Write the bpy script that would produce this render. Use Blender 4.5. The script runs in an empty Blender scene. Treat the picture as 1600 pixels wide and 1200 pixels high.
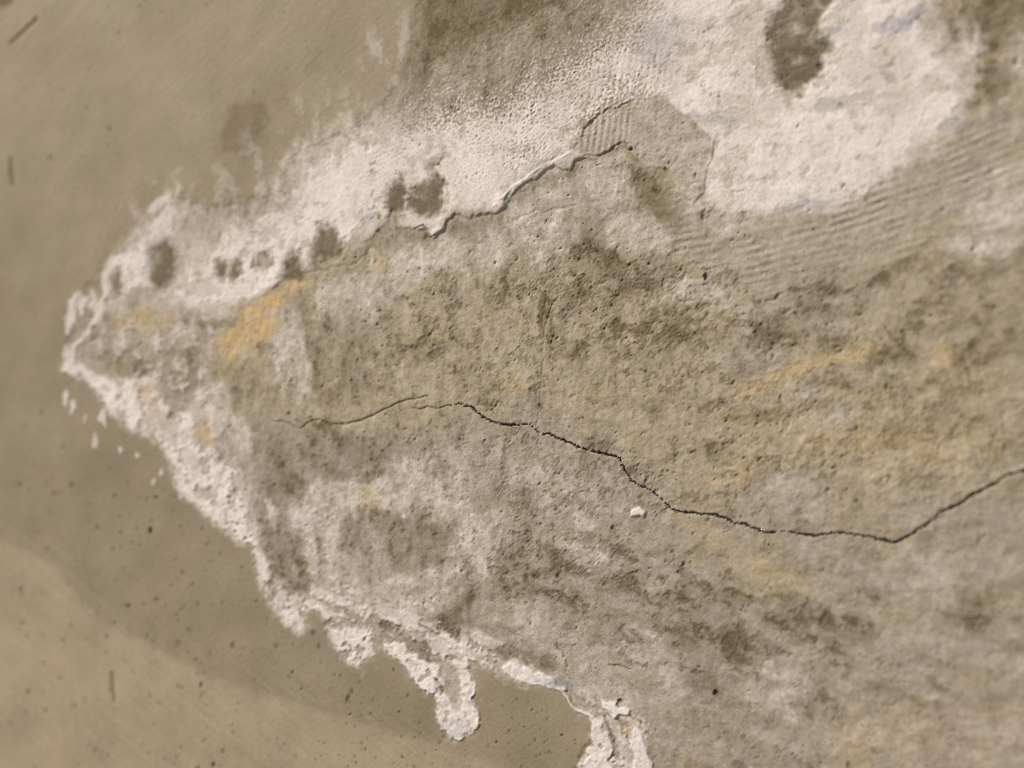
import bpy, math
import numpy as np

# ------------------------------------------------------------------ camera, sky, sun, exposure
sc = bpy.context.scene
R = math.radians
TILT = R(18.0)                       # the wall is seen a little from the right
DIST = 0.55                          # metres from lens to the wall
HFOV = R(50.0)
EYE = 1.20                           # height of the lens above the ground
CX, CY = DIST * math.sin(TILT), -DIST * math.cos(TILT)

cam_d = bpy.data.cameras.new("camera")
cam = bpy.data.objects.new("camera", cam_d)
sc.collection.objects.link(cam)
cam.location = (CX, CY, EYE)
cam.rotation_euler = (R(90), 0, TILT)
cam_d.sensor_width = 36.0
cam_d.lens = 18.0 / math.tan(HFOV / 2)
cam_d.clip_start, cam_d.clip_end = 0.01, 200.0
cam_d.dof.use_dof = True
cam_d.dof.focus_distance = DIST - 0.006
cam_d.dof.aperture_fstop = 2.0
sc.camera = cam

SUN = np.array([-0.58, -0.58, 0.64]); SUN /= np.linalg.norm(SUN)      # towards the sun: high, left, in front of the wall
w = bpy.data.worlds.new("World"); sc.world = w; w.use_nodes = True
nt = w.node_tree
sky = nt.nodes.new("ShaderNodeTexSky"); sky.sky_type = 'NISHITA'; sky.sun_disc = False
sky.sun_elevation = math.asin(SUN[2]); sky.sun_rotation = math.atan2(SUN[0], SUN[1])
sky.dust_density = 4.0
nt.links.new(sky.outputs[0], nt.nodes["Background"].inputs[0])
nt.nodes["Background"].inputs[1].default_value = 0.06

sun_d = bpy.data.lights.new("sun", 'SUN'); sun_d.energy = 3.9; sun_d.angle = R(3.0); sun_d.color = (1.0, 0.90, 0.77)
sun = bpy.data.objects.new("sun", sun_d); sc.collection.objects.link(sun)
from mathutils import Vector
sun.rotation_euler = Vector(SUN.tolist()).to_track_quat('Z', 'Y').to_euler()

sc.cycles.use_denoising = False
sc.cycles.filter_width = 1.1
sc.view_settings.view_transform = 'Standard'; sc.view_settings.look = 'None'
sc.view_settings.exposure = 0.0; sc.view_settings.gamma = 1.0; sc.view_settings.use_curve_mapping = False

# ------------------------------------------------------------------ wall grid (tensor grid on the wall plane, metres)
f4 = np.float32
TH = math.tan(HFOV / 2)
def wall_x(u):                       # photo column -> wall x
    xn = (u - 800.0) / 800.0 * TH
    s = DIST * math.cos(TILT) / (math.cos(TILT) + xn * math.sin(TILT))
    return CX + s * (-math.sin(TILT) + xn * math.cos(TILT))
def grow(start, stop, step):         # coarser and coarser steps away from the weathered area
    out, p, s = [], start, step
    sg = 1 if stop > start else -1
    while abs(p - start) < abs(stop - start):
        s *= 1.10; p += sg * min(s, 0.12)
        out.append(p)
    out[-1] = stop
    return out
STEP = 1.6
fx = wall_x(np.arange(-36, 1637, STEP))
depth_l = DIST - fx[0] * math.sin(TILT)
half = 636 / 800.0 * TH * depth_l
fz = EYE + np.arange(-half, half, STEP * DIST * TH / 800.0)
xs = np.array(grow(fx[0], -1.7, fx[1] - fx[0])[::-1] + list(fx) + grow(fx[-1], 1.35, fx[-1] - fx[-2]))
zs = np.array(grow(fz[0], 0.0, fz[1] - fz[0])[::-1] + list(fz) + grow(fz[-1], 2.6, fz[1] - fz[0]))
NX, NZ = len(xs), len(zs)
X, Z = np.meshgrid(xs.astype(f4), zs.astype(f4))                      # [row z, column x]
dep = np.maximum(DIST - X * math.sin(TILT), 0.12)
U = (800 + 800 / TH * ((X - CX) * math.cos(TILT) + (-CY) * math.sin(TILT)) / dep).astype(f4)
V = (600 - 800 / TH * (Z - EYE) / dep).astype(f4)
PX = DIST * TH / 800.0                                                # one photo pixel in metres at the middle
A, B = (X / PX).astype(f4), (-(Z - EYE) / PX).astype(f4)              # wall coordinates in that unit, B downwards
print("grid", NX, NZ)

rng = np.random.default_rng(7)
TAB = rng.uniform(0, 2 * np.pi, (64, 64)).astype(f4)
TC, TS = np.cos(TAB), np.sin(TAB)
def gn(x, y, seed):                  # gradient noise, about -0.7..0.7
    x = x + f4(seed * 17.31); y = y + f4(seed * 9.77)
    xi = np.floor(x); yi = np.floor(y); fx_ = x - xi; fy_ = y - yi
    x0 = xi.astype(np.int32); y0 = yi.astype(np.int32)
    def corner(dx, dy):
        i = (x0 + dx) & 63; j = (y0 + dy + ((x0 + dx) >> 6) * 13) & 63
        return TC[i, j] * (fx_ - dx) + TS[i, j] * (fy_ - dy)
    sx = fx_ * fx_ * fx_ * (fx_ * (fx_ * 6 - 15) + 10); sy = fy_ * fy_ * fy_ * (fy_ * (fy_ * 6 - 15) + 10)
    a = corner(0, 0); b = corner(1, 0); c = corner(0, 1); d = corner(1, 1)
    a += sx * (b - a); c += sx * (d - c)
    return a + sy * (c - a)
def N(lam, seed, ang=0.0, stretch=1.0, lamy=None):
    if ang or stretch != 1.0:
        c, s = math.cos(R(ang)), math.sin(R(ang))
        return gn((A * c + B * s) / f4(lam * stretch), (-A * s + B * c) / f4(lam), seed)
    return gn(A / f4(lam), B / f4(lam), seed)
def fbm(lam, seed, n=3, gain=0.5, **k):
    t = N(lam, seed, **k); g = 1.0
    for i in range(1, n):
        g *= gain; t = t + f4(g) * N(lam / 2 ** i, seed + i * 3, **k)
    return t
def ss(a, b, x):
    t = np.clip((x - a) / (b - a), 0, 1); return t * t * (3 - 2 * t)

n6, n6b = N(6.5, 1), N(5.2, 2)
n4, n4b = N(4.2, 15), N(3.8, 16)
n10, n16, n26 = N(10, 3), N(16, 4), N(26, 5)
n45, n80, n150 = N(45, 6), N(80, 7), N(150, 8)
n45b, n80b, n150b = N(45, 9), N(80, 10), N(150, 11)
n26b, n16b, n10b = N(26, 12), N(16, 13), N(10, 14)
fineN = n4 * .5 + n6 * 0.6 + n10 * 0.5
midN = n45 * 0.7 + n26 * 0.6 + n16 * 0.5 + n10 * 0.5 + n6 * .45
bigN = n150 + n80 * 0.6 + n45b * 0.35
U1 = U + 5 * n26 + 4 * n16 + 2.5 * n10; V1 = V + 5 * n26b + 4 * n16b + 2.5 * n10b          # slightly ragged edges
U2 = U + 12 * n80 + 11 * n45 + 9 * n26 + 8 * n16 + 6 * n10 + 4 * n6; V2 = V + 12 * n80b + 11 * n45b + 9 * n26b + 8 * n16b + 6 * n10b + 4 * n6b   # ragged
U0 = U + 1.6 * n10 + 1.2 * n16; V0 = V + 1.6 * n10b + 1.2 * n16b                           # nearly as drawn
WARP = {3: (U + 2.2 * n6 + 1.5 * n10 + 1.2 * n4, V + 2.6 * n6b + 2.2 * n10b + 1.4 * n4b), 0: (U0, V0), 1: (U1, V1), 2: (U2, V2)}
UCOL = U[NZ // 2]
# grain direction: upright to the left of the middle, along the trowel strokes to the right
mV = fbm(34, 21, 4, .62, ang=90, stretch=2.0); mH = fbm(34, 31, 4, .62, ang=-12, stretch=2.4); mD = fbm(34, 41, 4, .62, ang=16, stretch=2.2); mI = fbm(30, 81, 4, .65)
wH = ss(880, 1150, U + 60 * n150) * ss(900, 740, V + 60 * n150b); wD = ss(700, 1000, U + .3 * V - 200) * ss(740, 900, V + 60 * n150b)
mot = mV * (1 - wH) * (1 - wD) * .8 + mH * wH + mD * wD * (1 - wH) + .35 * mI
mot2 = fbm(22, 91, 4, .65) + .5 * n80b
sD = fbm(13, 101, 3, .6, ang=22, stretch=4.0)

def window(u0, u1, v0, v1, pad):
    c = np.where((UCOL > u0 - pad) & (UCOL < u1 + pad))[0]
    if len(c) == 0: return None
    sub = V[:, c[0]:c[-1] + 1]
    r = np.where(((sub > v0 - pad) & (sub < v1 + pad)).any(axis=1))[0]
    if len(r) == 0: return None
    return slice(r[0], r[-1] + 1), slice(c[0], c[-1] + 1)
def sdf(poly, warp=1, pad=60):       # signed distance to a traced outline, negative inside
    p = np.array(poly, f4)
    out = np.full(U.shape, f4(pad), f4)
    wn = window(p[:, 0].min(), p[:, 0].max(), p[:, 1].min(), p[:, 1].max(), pad)
    if wn is None: return out
    x, y = WARP[warp][0][wn], WARP[warp][1][wn]
    d = np.full(x.shape, 1e9, f4); ins = np.zeros(x.shape, bool)
    for (ax, ay), (bx, by) in zip(p, np.roll(p, -1, 0)):
        ex, ey = bx - ax, by - ay
        wx, wy = x - ax, y - ay
        t = np.clip((wx * ex + wy * ey) / max(ex * ex + ey * ey, 1e-6), 0, 1)
        d = np.minimum(d, (wx - ex * t) ** 2 + (wy - ey * t) ** 2)
        if ay != by:
            ins ^= ((ay > y) != (by > y)) & (x < ex * (y - ay) / ey + ax)
    d = np.sqrt(d); out[wn] = np.where(ins, -d, d)
    return out
def line(pts, warp=0, pad=30, taper=None):   # distance to a traced line divided by its half width at that place
    p = np.array([(q[0], q[1]) for q in pts], f4); wd = np.array([q[2] if len(q) > 2 else 2.0 for q in pts], f4)
    out = np.full(U.shape, f4(99), f4)
    for i in range(len(p) - 1):
        (ax, ay), (bx, by) = p[i], p[i + 1]
        wn = window(min(ax, bx), max(ax, bx), min(ay, by), max(ay, by), pad)
        if wn is None: continue
        x, y = WARP[warp][0][wn], WARP[warp][1][wn]
        ex, ey = bx - ax, by - ay
        wx, wy = x - ax, y - ay
        t = np.clip((wx * ex + wy * ey) / max(ex * ex + ey * ey, 1e-6), 0, 1)
        d = np.sqrt((wx - ex * t) ** 2 + (wy - ey * t) ** 2) / (wd[i] + (wd[i + 1] - wd[i]) * t)
        out[wn] = np.minimum(out[wn], d)
    return out
def blobs(lst, warp=2, k=0.30, noise=None, lo=0.22, hi=0.62):   # irregular stains: centre, radii, turn, strength
    out = np.zeros(U.shape, f4)
    nz = midN if noise is None else noise
    for (cu, cv, ru, rv, ang, st) in lst:
        rr = max(ru, rv) * 1.35
        wn = window(cu - rr, cu + rr, cv - rr, cv + rr, 25)
        if wn is None: continue
        x, y = WARP[warp][0][wn] - cu, WARP[warp][1][wn] - cv
        c, s = math.cos(R(ang)), math.sin(R(ang))
        q = np.sqrt(((x * c + y * s) / ru) ** 2 + ((-x * s + y * c) / rv) ** 2)
        val = np.clip(1.25 - 0.85 * q, 0, 1) + k * nz[wn] * (q < 1.45)
        m = ss(lo, hi, val) * st
        out[wn] = 1 - (1 - out[wn]) * (1 - m)
    return out

# ------------------------------------------------------------------ traced outlines on the wall (photo pixels, carried onto the wall plane)
DAMAGE = [(690,-90),(668,-20),(650,40),(640,80),(622,130),(600,165),(560,195),(500,215),(462,245),(440,290),(400,315),(330,325),(272,305),(250,335),
  (205,380),(165,415),(150,450),(118,460),(104,490),(105,540),(98,575),(120,592),(150,602),(165,640),(205,672),(248,690),(268,722),(276,762),(308,790),
  (330,812),(366,842),(400,862),(405,892),(416,932),(440,965),(472,992),(478,968),(490,950),(508,962),(512,985),(525,1010),(540,1036),(560,1042),(580,1032),(588,1010),
  (622,1022),(650,1062),(680,1086),(683,1122),(700,1152),(720,1158),(738,1142),(747,1126),(746,1092),(738,1066),(735,1040),(760,1046),(792,1062),(800,1046),(800,1058),(868,1074),(888,1088),
  (905,1112),(926,1126),(929,1150),(930,1164),(916,1172),(904,1200),(884,1290),(960,1400),(1150,1470),(1400,1480),(1650,1400),(1850,1250),(1980,1000),(2020,700),(1980,400),(1900,150),(1750,-60),(1600,-180),(1400,-260),(1150,-300),(900,-260),(760,-180)]
SALT_BAND = [(1080,-160),(1024,-70),(1006,6),(958,52),(905,88),(862,118),(812,146),(760,168),(725,165),(690,158),(655,176),(612,186),(560,206),(505,226),(466,250),(452,290),(440,322),
  (385,345),(340,368),(300,352),(268,325),(245,340),(228,372),(180,400),(160,432),(165,470),(178,478),(200,470),(225,465),(268,462),(285,478),(312,486),(345,492),(372,486),
  (402,466),(440,444),(447,410),(470,425),(486,412),(520,402),(540,382),(560,378),(578,372),(600,352),(612,324),(622,330),(626,356),(650,357),(668,358),(676,371),
  (692,356),(702,342),(714,333),(736,340),(752,331),(764,334),(776,331),(786,318),(800,292),(850,257),(895,234),(912,202),(940,176),(990,151),(1040,153),(1052,166),(1078,186),(1102,206),(1116,218),
  (1110,250),(1108,300),(1120,328),(1152,338),(1205,334),(1290,329),(1342,314),(1380,294),(1400,268),(1432,244),(1472,214),(1502,188),(1512,140),(1516,92),(1528,64),(1508,54),(1484,74),(1452,52),(1444,18),(1462,-60),(1420,-150),(1300,-215),(1180,-225)]
SALT_LIP = [(800,292),(850,257),(895,236),(925,247),(912,246),(898,251),(891,266),(876,263),(866,258),(850,268),(838,280),(820,285),(800,306),(788,325),(775,332),(770,322)]
SKIM = [(800,292),(850,257),(895,234),(912,202),(940,176),(990,151),(1040,153),(1052,166),(1078,186),(1102,206),(1116,218),(1112,250),(1104,262),(1100,300),(1084,318),(1060,300),(1046,262),(1010,262),
  (988,240),(980,226),(968,228),(955,238),(930,248),(912,246),(898,251),(891,266),(876,263),(866,258),(850,268),(838,280),(820,285),(800,306)]
SALT_RIM = [(102,575),(122,586),(150,600),(166,640),(208,672),(250,692),(270,722),(276,762),(308,790),(330,812),(366,842),(398,862),(405,892),(416,932),(440,965),(470,992),(476,962),(490,948),(508,958),
  (514,985),(526,1012),(542,1036),(562,1042),(580,1030),(586,1006),(575,985),(548,985),(530,962),(500,946),(478,938),(450,925),(424,902),(414,872),(408,840),(402,800),(396,765),(372,720),(352,690),(352,656),(330,636),(312,610),(300,640),(268,650),(250,608),(210,592),(180,592),(150,598),(128,574),(112,566)]
SALT_DRIP = [(590,1002),(618,1004),(645,1020),(668,1036),(690,1042),(714,1030),(728,1030),(738,1060),(742,1090),(748,1098),(750,1130),(738,1142),(722,1157),(702,1152),(686,1130),(682,1104),(684,1088),(664,1078),(650,1064),(634,1042),(612,1020)]
SALT_LEDGE = [(800,1030),(830,1042),(868,1062),(884,1080),(868,1075),(835,1070),(800,1060),(784,1044)]
SALT_FOOT = [(926,1124),(940,1124),(950,1146),(958,1174),(950,1186),(965,1215),(900,1230),(905,1190),(918,1172),(930,1166),(928,1150)]
SALT_STRIP = [(990,1134),(1002,1142),(1014,1176),(1022,1215),(988,1220),(990,1180),(984,1160)]
SALT_WING = [(940,1094),(962,1098),(966,1106),(986,1108),(984,1118),(970,1116),(960,1124),(950,1112),(942,1106)]
FLAKE = [(987,797),(994,793),(1000,792),(1008,800),(1006,809),(1000,805),(994,807),(986,806)]
BAND_HOLES = [
  [(1262,-80),(1240,-40),(1232,0),(1214,20),(1205,35),(1199,55),(1206,80),(1213,100),(1215,125),(1231,142),(1250,148),(1262,128),(1273,122),(1285,100),(1282,84),(1300,75),(1296,66),(1280,60),(1277,40),(1285,18),(1303,0),(1312,-40),(1296,-76)],
  [(668,284),(682,268),(690,286),(693,312),(688,332),(655,336),(640,322),(644,296)],
  [(612,292),(628,278),(634,300),(630,326),(618,332),(606,325),(604,306)],
  [(503,352),(524,362),(532,380),(530,402),(494,414),(487,400)],
  [(248,384),(262,378),(270,392),(268,440),(252,452),(236,440),(238,400)],
  [(342,412),(352,414),(356,430),(346,438),(338,432)],
  [(362,414),(372,408),(374,428),(366,438),(361,430)],
  [(402,400),(414,402),(422,412),(414,420),(402,416)],
  [(668,258),(680,250),(692,246),(697,238),(690,250),(676,262),(669,264)],
  [(178,432),(186,424),(190,440),(184,462),(178,468),(174,450)],
  [(455,395),(470,406),(474,424),(462,436),(444,436),(446,412)]]
OCHRE = [[(482,438),(462,452),(446,468),(432,488),(434,512),(420,530),(398,538),(372,552),(358,562),(344,548),(338,528),(352,518),(368,508),(370,484),(396,468),(420,456),(448,444)],
  [(214,476),(230,470),(236,500),(232,522),(216,512),(204,496)],
  [(212,600),(236,602),(246,622),(242,648),(234,644),(228,628),(214,618)],
  [(304,664),(324,660),(334,680),(330,696),(312,690),(303,678)],
  [(582,404),(597,404),(596,424),(584,422)],
  [(1200,590),(1240,566),(1300,548),(1352,538),(1372,550),(1352,562),(1300,568),(1262,582),(1216,602)],
  [(1448,540),(1476,534),(1494,556),(1478,576),(1452,562)],
  [(560,768),(585,758),(604,772),(592,792),(566,788)]]
CRACK = [(700,634),(720,631),(735,636),(745,643),(757,652),(768,659),(785,663),(800,665),(812,663),(827,662),(834,669),(842,677),(858,679),(875,686),(895,694),(912,702),(930,707),(945,711),(958,713),(968,717),
  (972,724),(978,738),(986,750),(1000,760),(1015,765),(1030,778),(1045,792),(1058,800),(1075,801),(1097,804),(1118,804),(1135,812),(1150,819),(1163,818),(1178,826),(1195,833),(1212,831),(1232,830),(1250,835),(1272,838),(1290,834),(1310,832),(1330,835),
  (1355,838),(1378,844),(1397,849),(1420,838),(1448,820),(1470,801),(1495,790),(1520,774),(1550,759),(1575,742),(1600,737),(1660,722),(1720,702),(1790,694),(1880,655),(1930,650)]
def cw(u):
    return float(np.interp(u, [700, 765, 800, 832, 845, 900, 965, 975, 1050, 1060, 1150, 1180, 1300, 1400, 1600, 1800, 1930], [1.0, 1.9, 2.3, 1.6, 1.9, 2.2, 2.3, 1.1, 1.3, 2.1, 2.0, 1.9, 2.2, 2.8, 3.4, 2.6, .8]))
CRACK = [(u, v, .62 * cw(u) * float(np.interp(u, [1150, 1350], [1., 1.15]))) for u, v in CRACK]
CRACK_FORE = [(426,659,.7),(440,658,1.0),(452,662,1.0),(468,671,1.0),(480,660,1.1),(497,655,1.2),(515,663,1.3),(540,663,1.4),(560,658,1.4),(575,652,1.3),(592,643,1.3),(610,635,1.3),(630,626,1.2),(645,624,1.1),(668,619,.7)]
CRACK_LINK = [(636,638,.6),(658,639,.9),(668,635,.8),(685,639,1.0),(700,634,1.0)]
HAIR = [(838,664,.7),(843,630,.7),(846,590,.7),(848,560,.7),(849,530,.9),(852,505,1.0),(862,478,.9),(872,462,.7)]

# ------------------------------------------------------------------ layer masks
dmg_d = sdf(DAMAGE, 2, 600)
pz = np.clip(ss(470, 560, U) * ss(230, 120, V), 0, 1)
paint = ss(0, 1, (dmg_d + (10 + 22 * pz) * n45 + (8 + 14 * pz) * n26 + 12 * pz * n10 + 10 + 34 * pz) / (24 + 60 * pz))
band_d = sdf(SALT_BAND, 1, 130)
hole_d = np.full(U.shape, f4(60), f4)
for h in BAND_HOLES: hole_d = np.minimum(hole_d, sdf(h, 1, 60))
skim_d = sdf(SKIM, 0, 60)
rim_d = sdf(SALT_RIM, 1, 60); drip_d = sdf(SALT_DRIP, 1, 40); ledge_d = sdf(SALT_LEDGE, 1, 40)
foot_d = np.minimum(sdf(SALT_FOOT, 1, 40), sdf(SALT_STRIP, 1, 40)); wing_d = sdf(SALT_WING, 0, 30); flake_d = sdf(FLAKE, 0, 20)
# softness of the band's edge: crisp at the flaked lower rim, powdery and speckled towards the upper side
softzone = np.clip(blobs([(800, 150, 210, 150, -30, 1.0), (980, 60, 160, 90, -40, .8), (400, 325, 200, 60, -20, 1.), (560, 205, 170, 60, -22, 1.), (250, 350, 70, 50, -45, .6), (660, 175, 60, 50, 0, .7), (300, 482, 150, 22, 0, .6), (205, 470, 60, 22, -20, .6), (520, 400, 60, 20, -15, .4), (1490, 60, 70, 110, 0, .8), (1440, 250, 90, 60, -40, .55), (1250, 335, 160, 16, -4, .25), (1120, 300, 26, 60, 0, .2)], warp=0, k=0, lo=0.0, hi=0.9), 0, 1)
soft = 3 + 48 * softzone
band = ss(1.0, -1.0, (band_d + softzone * (26 * fineN + 26 * n16 + 22 * n45)) / soft)
grainy = blobs([(830, 120, 170, 90, -30, .7), (760, 130, 80, 40, -30, .6), (940, 70, 110, 60, -40, .65)], warp=0, k=.05, lo=.0, hi=.9)
fineS = n4 * .75 + n4b * .65 + n6 * .35
sandz = ss(560, 660, U + 30 * n45) * ss(1080, 980, U + 30 * n45) * ss(330, 250, V + .35 * U - 250 + 20 * n45b)
gdens = ss(80, -112, band_d + 18 * n45 + 14 * n26) * (1 - .9 * ss(20, -20, sdf([(668,-120),(652,20),(645,60),(640,100),(643,150),(662,128),(690,95),(730,70),(790,48),(840,34),(880,14),(900,-120)], 2, 60)))
band = band * (1 - sandz) + sandz * np.clip(ss(.28, .82, gdens * 1.12 + .75 * fineS), 0, 1)
hole = ss(10, -9, hole_d - 3 + 4.5 * n10 + 4.5 * n6) * np.clip(1.15 + .5 * mI, .75, 1)
band *= 1 - hole * 0.95
thin = blobs([(300,378,46,46,0,.75),(318,452,44,14,-10,.7),(350,338,110,22,-12,.6),(280,420,16,40,0,.6),(450,275,24,30,0,.6),(505,235,60,20,-25,.45),(600,195,60,20,-20,.5),(660,180,40,20,-20,.4),(205,470,30,16,-30,.8),(240,460,30,14,0,.7),(330,480,60,12,-5,.5),(545,385,40,16,-20,.6),(575,372,26,16,-20,.7),(680,345,70,16,-8,.6),(735,322,60,16,0,.45),(620,345,16,26,0,.7),
  (1200,95,16,50,0,.8),(1225,150,40,10,0,.6),(1295,80,24,12,-20,.6),(1330,40,40,30,-30,.35),(1385,105,70,34,-10,.38),(1420,150,60,16,-20,.35),(1330,160,70,12,-12,.5),(1490,70,30,44,20,.5),(1180,40,30,50,0,.45),(1160,60,40,60,0,.35),(1050,80,70,60,-30,.35),(1120,185,90,14,6,.4),(1200,165,90,14,6,.35),(1430,230,40,24,-30,.4),(1280,320,110,8,-4,.35),(1150,250,26,60,0,.25),(980,40,50,40,0,.45),(900,140,60,30,-30,.4),(1130,290,30,50,0,.2)], k=.5, noise=midN + .6 * mot)
band *= 1 - thin * .62
band *= 1 - .42 * ss(.12, .62, mot2 + .5 * n150) - .22 * ss(.2, .5, n6 + .4 * n10b) * ss(-.2, .4, n45b)
band = np.clip(band, 0, 1)
ragged = 6 * n10 + 5 * n6 + 6 * n16
rimthin = blobs([(345,690,26,50,-25,.7),(380,755,22,44,-20,.7),(325,650,26,16,20,.55),(255,662,30,18,20,.65),(400,800,14,40,-10,.5),(300,720,12,30,-20,.4),(450,935,26,10,30,.4)], k=.5)
rim = (1 - rimthin * .85) * ss(9, -9, rim_d + ragged + 8 * n26) * (1 - (.62 + .24 * ss(300, 400, U)) * ss(.08, .36, .7 * n26b + .4 * n16b + .4 * n10b + .6 * n45b + .3 * n6)) * (1 - .45 * ss(.12, .4, mI))
drip = ss(3, -3, drip_d + ragged * .8) * (1 - .5 * ss(.05, .45, n16 + .5 * n10b + .4 * n6)) * (1 - blobs([(704,1062,16,34,-8,.75),(712,1098,12,14,0,.5)], warp=1, k=.4)); ledge = ss(3, -3, ledge_d + ragged * .5); foot = ss(3, -3, foot_d + ragged * .5) * (1 - .7 * ss(.25, .45, n16 + .4 * n10))
wing = ss(2, -2, wing_d + ragged * .3); flake = ss(2, -2, flake_d)
tip = blobs([(112, 490, 7, 28, 10, .8), (150, 480, 7, 24, -20, .7), (128, 470, 6, 16, 0, .6), (125, 545, 12, 34, 25, .15), (106, 560, 8, 20, 0, .7), (160, 595, 40, 6, 35, .8), (103, 622, 4, 12, 8, .8), (115, 636, 4, 8, 0, .8), (135, 655, 3, 7, 0, .7), (163, 655, 6, 13, -15, .7),
   (151, 690, 4, 10, 0, .6), (190, 703, 4, 5, 0, .7), (215, 712, 3, 4, 0, .6), (252, 737, 4, 7, -30, .6), (243, 753, 3, 6, -20, .5), (255, 345, 30, 10, -50, .5), (250, 318, 25, 8, -40, .5), (1210, 700, 5, 3, 0, .3),
   (530, 940, 50, 8, 25, .5), (610, 960, 50, 10, 18, .5), (640, 970, 14, 26, 0, .4), (700, 1010, 60, 12, 20, .45), (760, 1000, 40, 10, 25, .5), (725, 1000, 5, 40, 5, .5), (450, 800, 20, 40, -25, .45), (480, 840, 14, 60, -10, .4), (425, 800, 6, 30, -15, .5)], warp=1, k=.35)
tipmot = blobs([(170,545,40,26,10,.6),(230,535,60,30,0,.6),(290,540,50,40,0,.5),(250,580,60,24,10,.7),(305,600,40,26,0,.7),(330,520,30,20,0,.5),(200,500,50,16,-10,.6)], k=.2, lo=0, hi=.9) * ss(.08, .32, fbm(24, 141, 4, .6) + .3 * n6)
wisps = blobs([(340,305,120,44,-12,.55),(435,265,60,70,0,.5),(520,195,100,50,-25,.55),(600,120,46,90,10,.55),(640,70,24,50,0,.5),(255,330,60,40,-40,.5),(615,95,20,40,0,.6)], k=.2, lo=0, hi=.9) * ss(-.05, .45, mV * .8 + .3 * n10 + .5 * n26 + .5 * n45)
for st in ([(102,578,3),(118,586,5),(128,575,4),(140,590,4),(160,610,5),(174,632,6)], [(118,566,2.5),(116,545,2.5),(125,535,2.5),(138,520,3),(146,505,3)], [(108,522,4),(112,482,5),(121,458,3)], [(128,492,3),(136,468,3)], [(150,506,4),(160,480,4),(170,446,4)], [(868,1070,2),(885,1090,2.2),(905,1112,2.2),(926,1126,3)], [(480,946,3),(500,950,3),(512,968,4)], [(414,872,4),(420,905,6)]):
    tip = np.maximum(tip, .85 * ss(1.5, .5, line(st, 1, 20)))
rimtail = blobs([(960, 1150, 40, 12, 60, .35), (985, 1180, 30, 40, 0, .35)], k=.5)
lowstreak = ss(4, -8, dmg_d) * blobs([(600,965,80,26,20,.6),(670,985,70,26,22,.6),(720,1020,60,24,20,.6),(770,1012,50,14,25,.6),(540,935,40,30,30,.5),(440,860,40,60,-15,.30),(930,1120,50,30,35,.5),(985,1160,30,50,10,.5),(480,850,14,60,-10,.5),(500,800,30,40,-20,.35)], k=.2, lo=0, hi=.9) * ss(.02, .45, sD + .5 * n6 + .3 * n10)
salt = np.clip(1 - (1 - tipmot * .7) * (1 - wisps * .5) * (1 - lowstreak) * (1 - band) * (1 - rim) * (1 - drip) * (1 - ledge) * (1 - foot) * (1 - wing) * (1 - flake) * (1 - tip) * (1 - rimtail), 0, 1)

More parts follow.
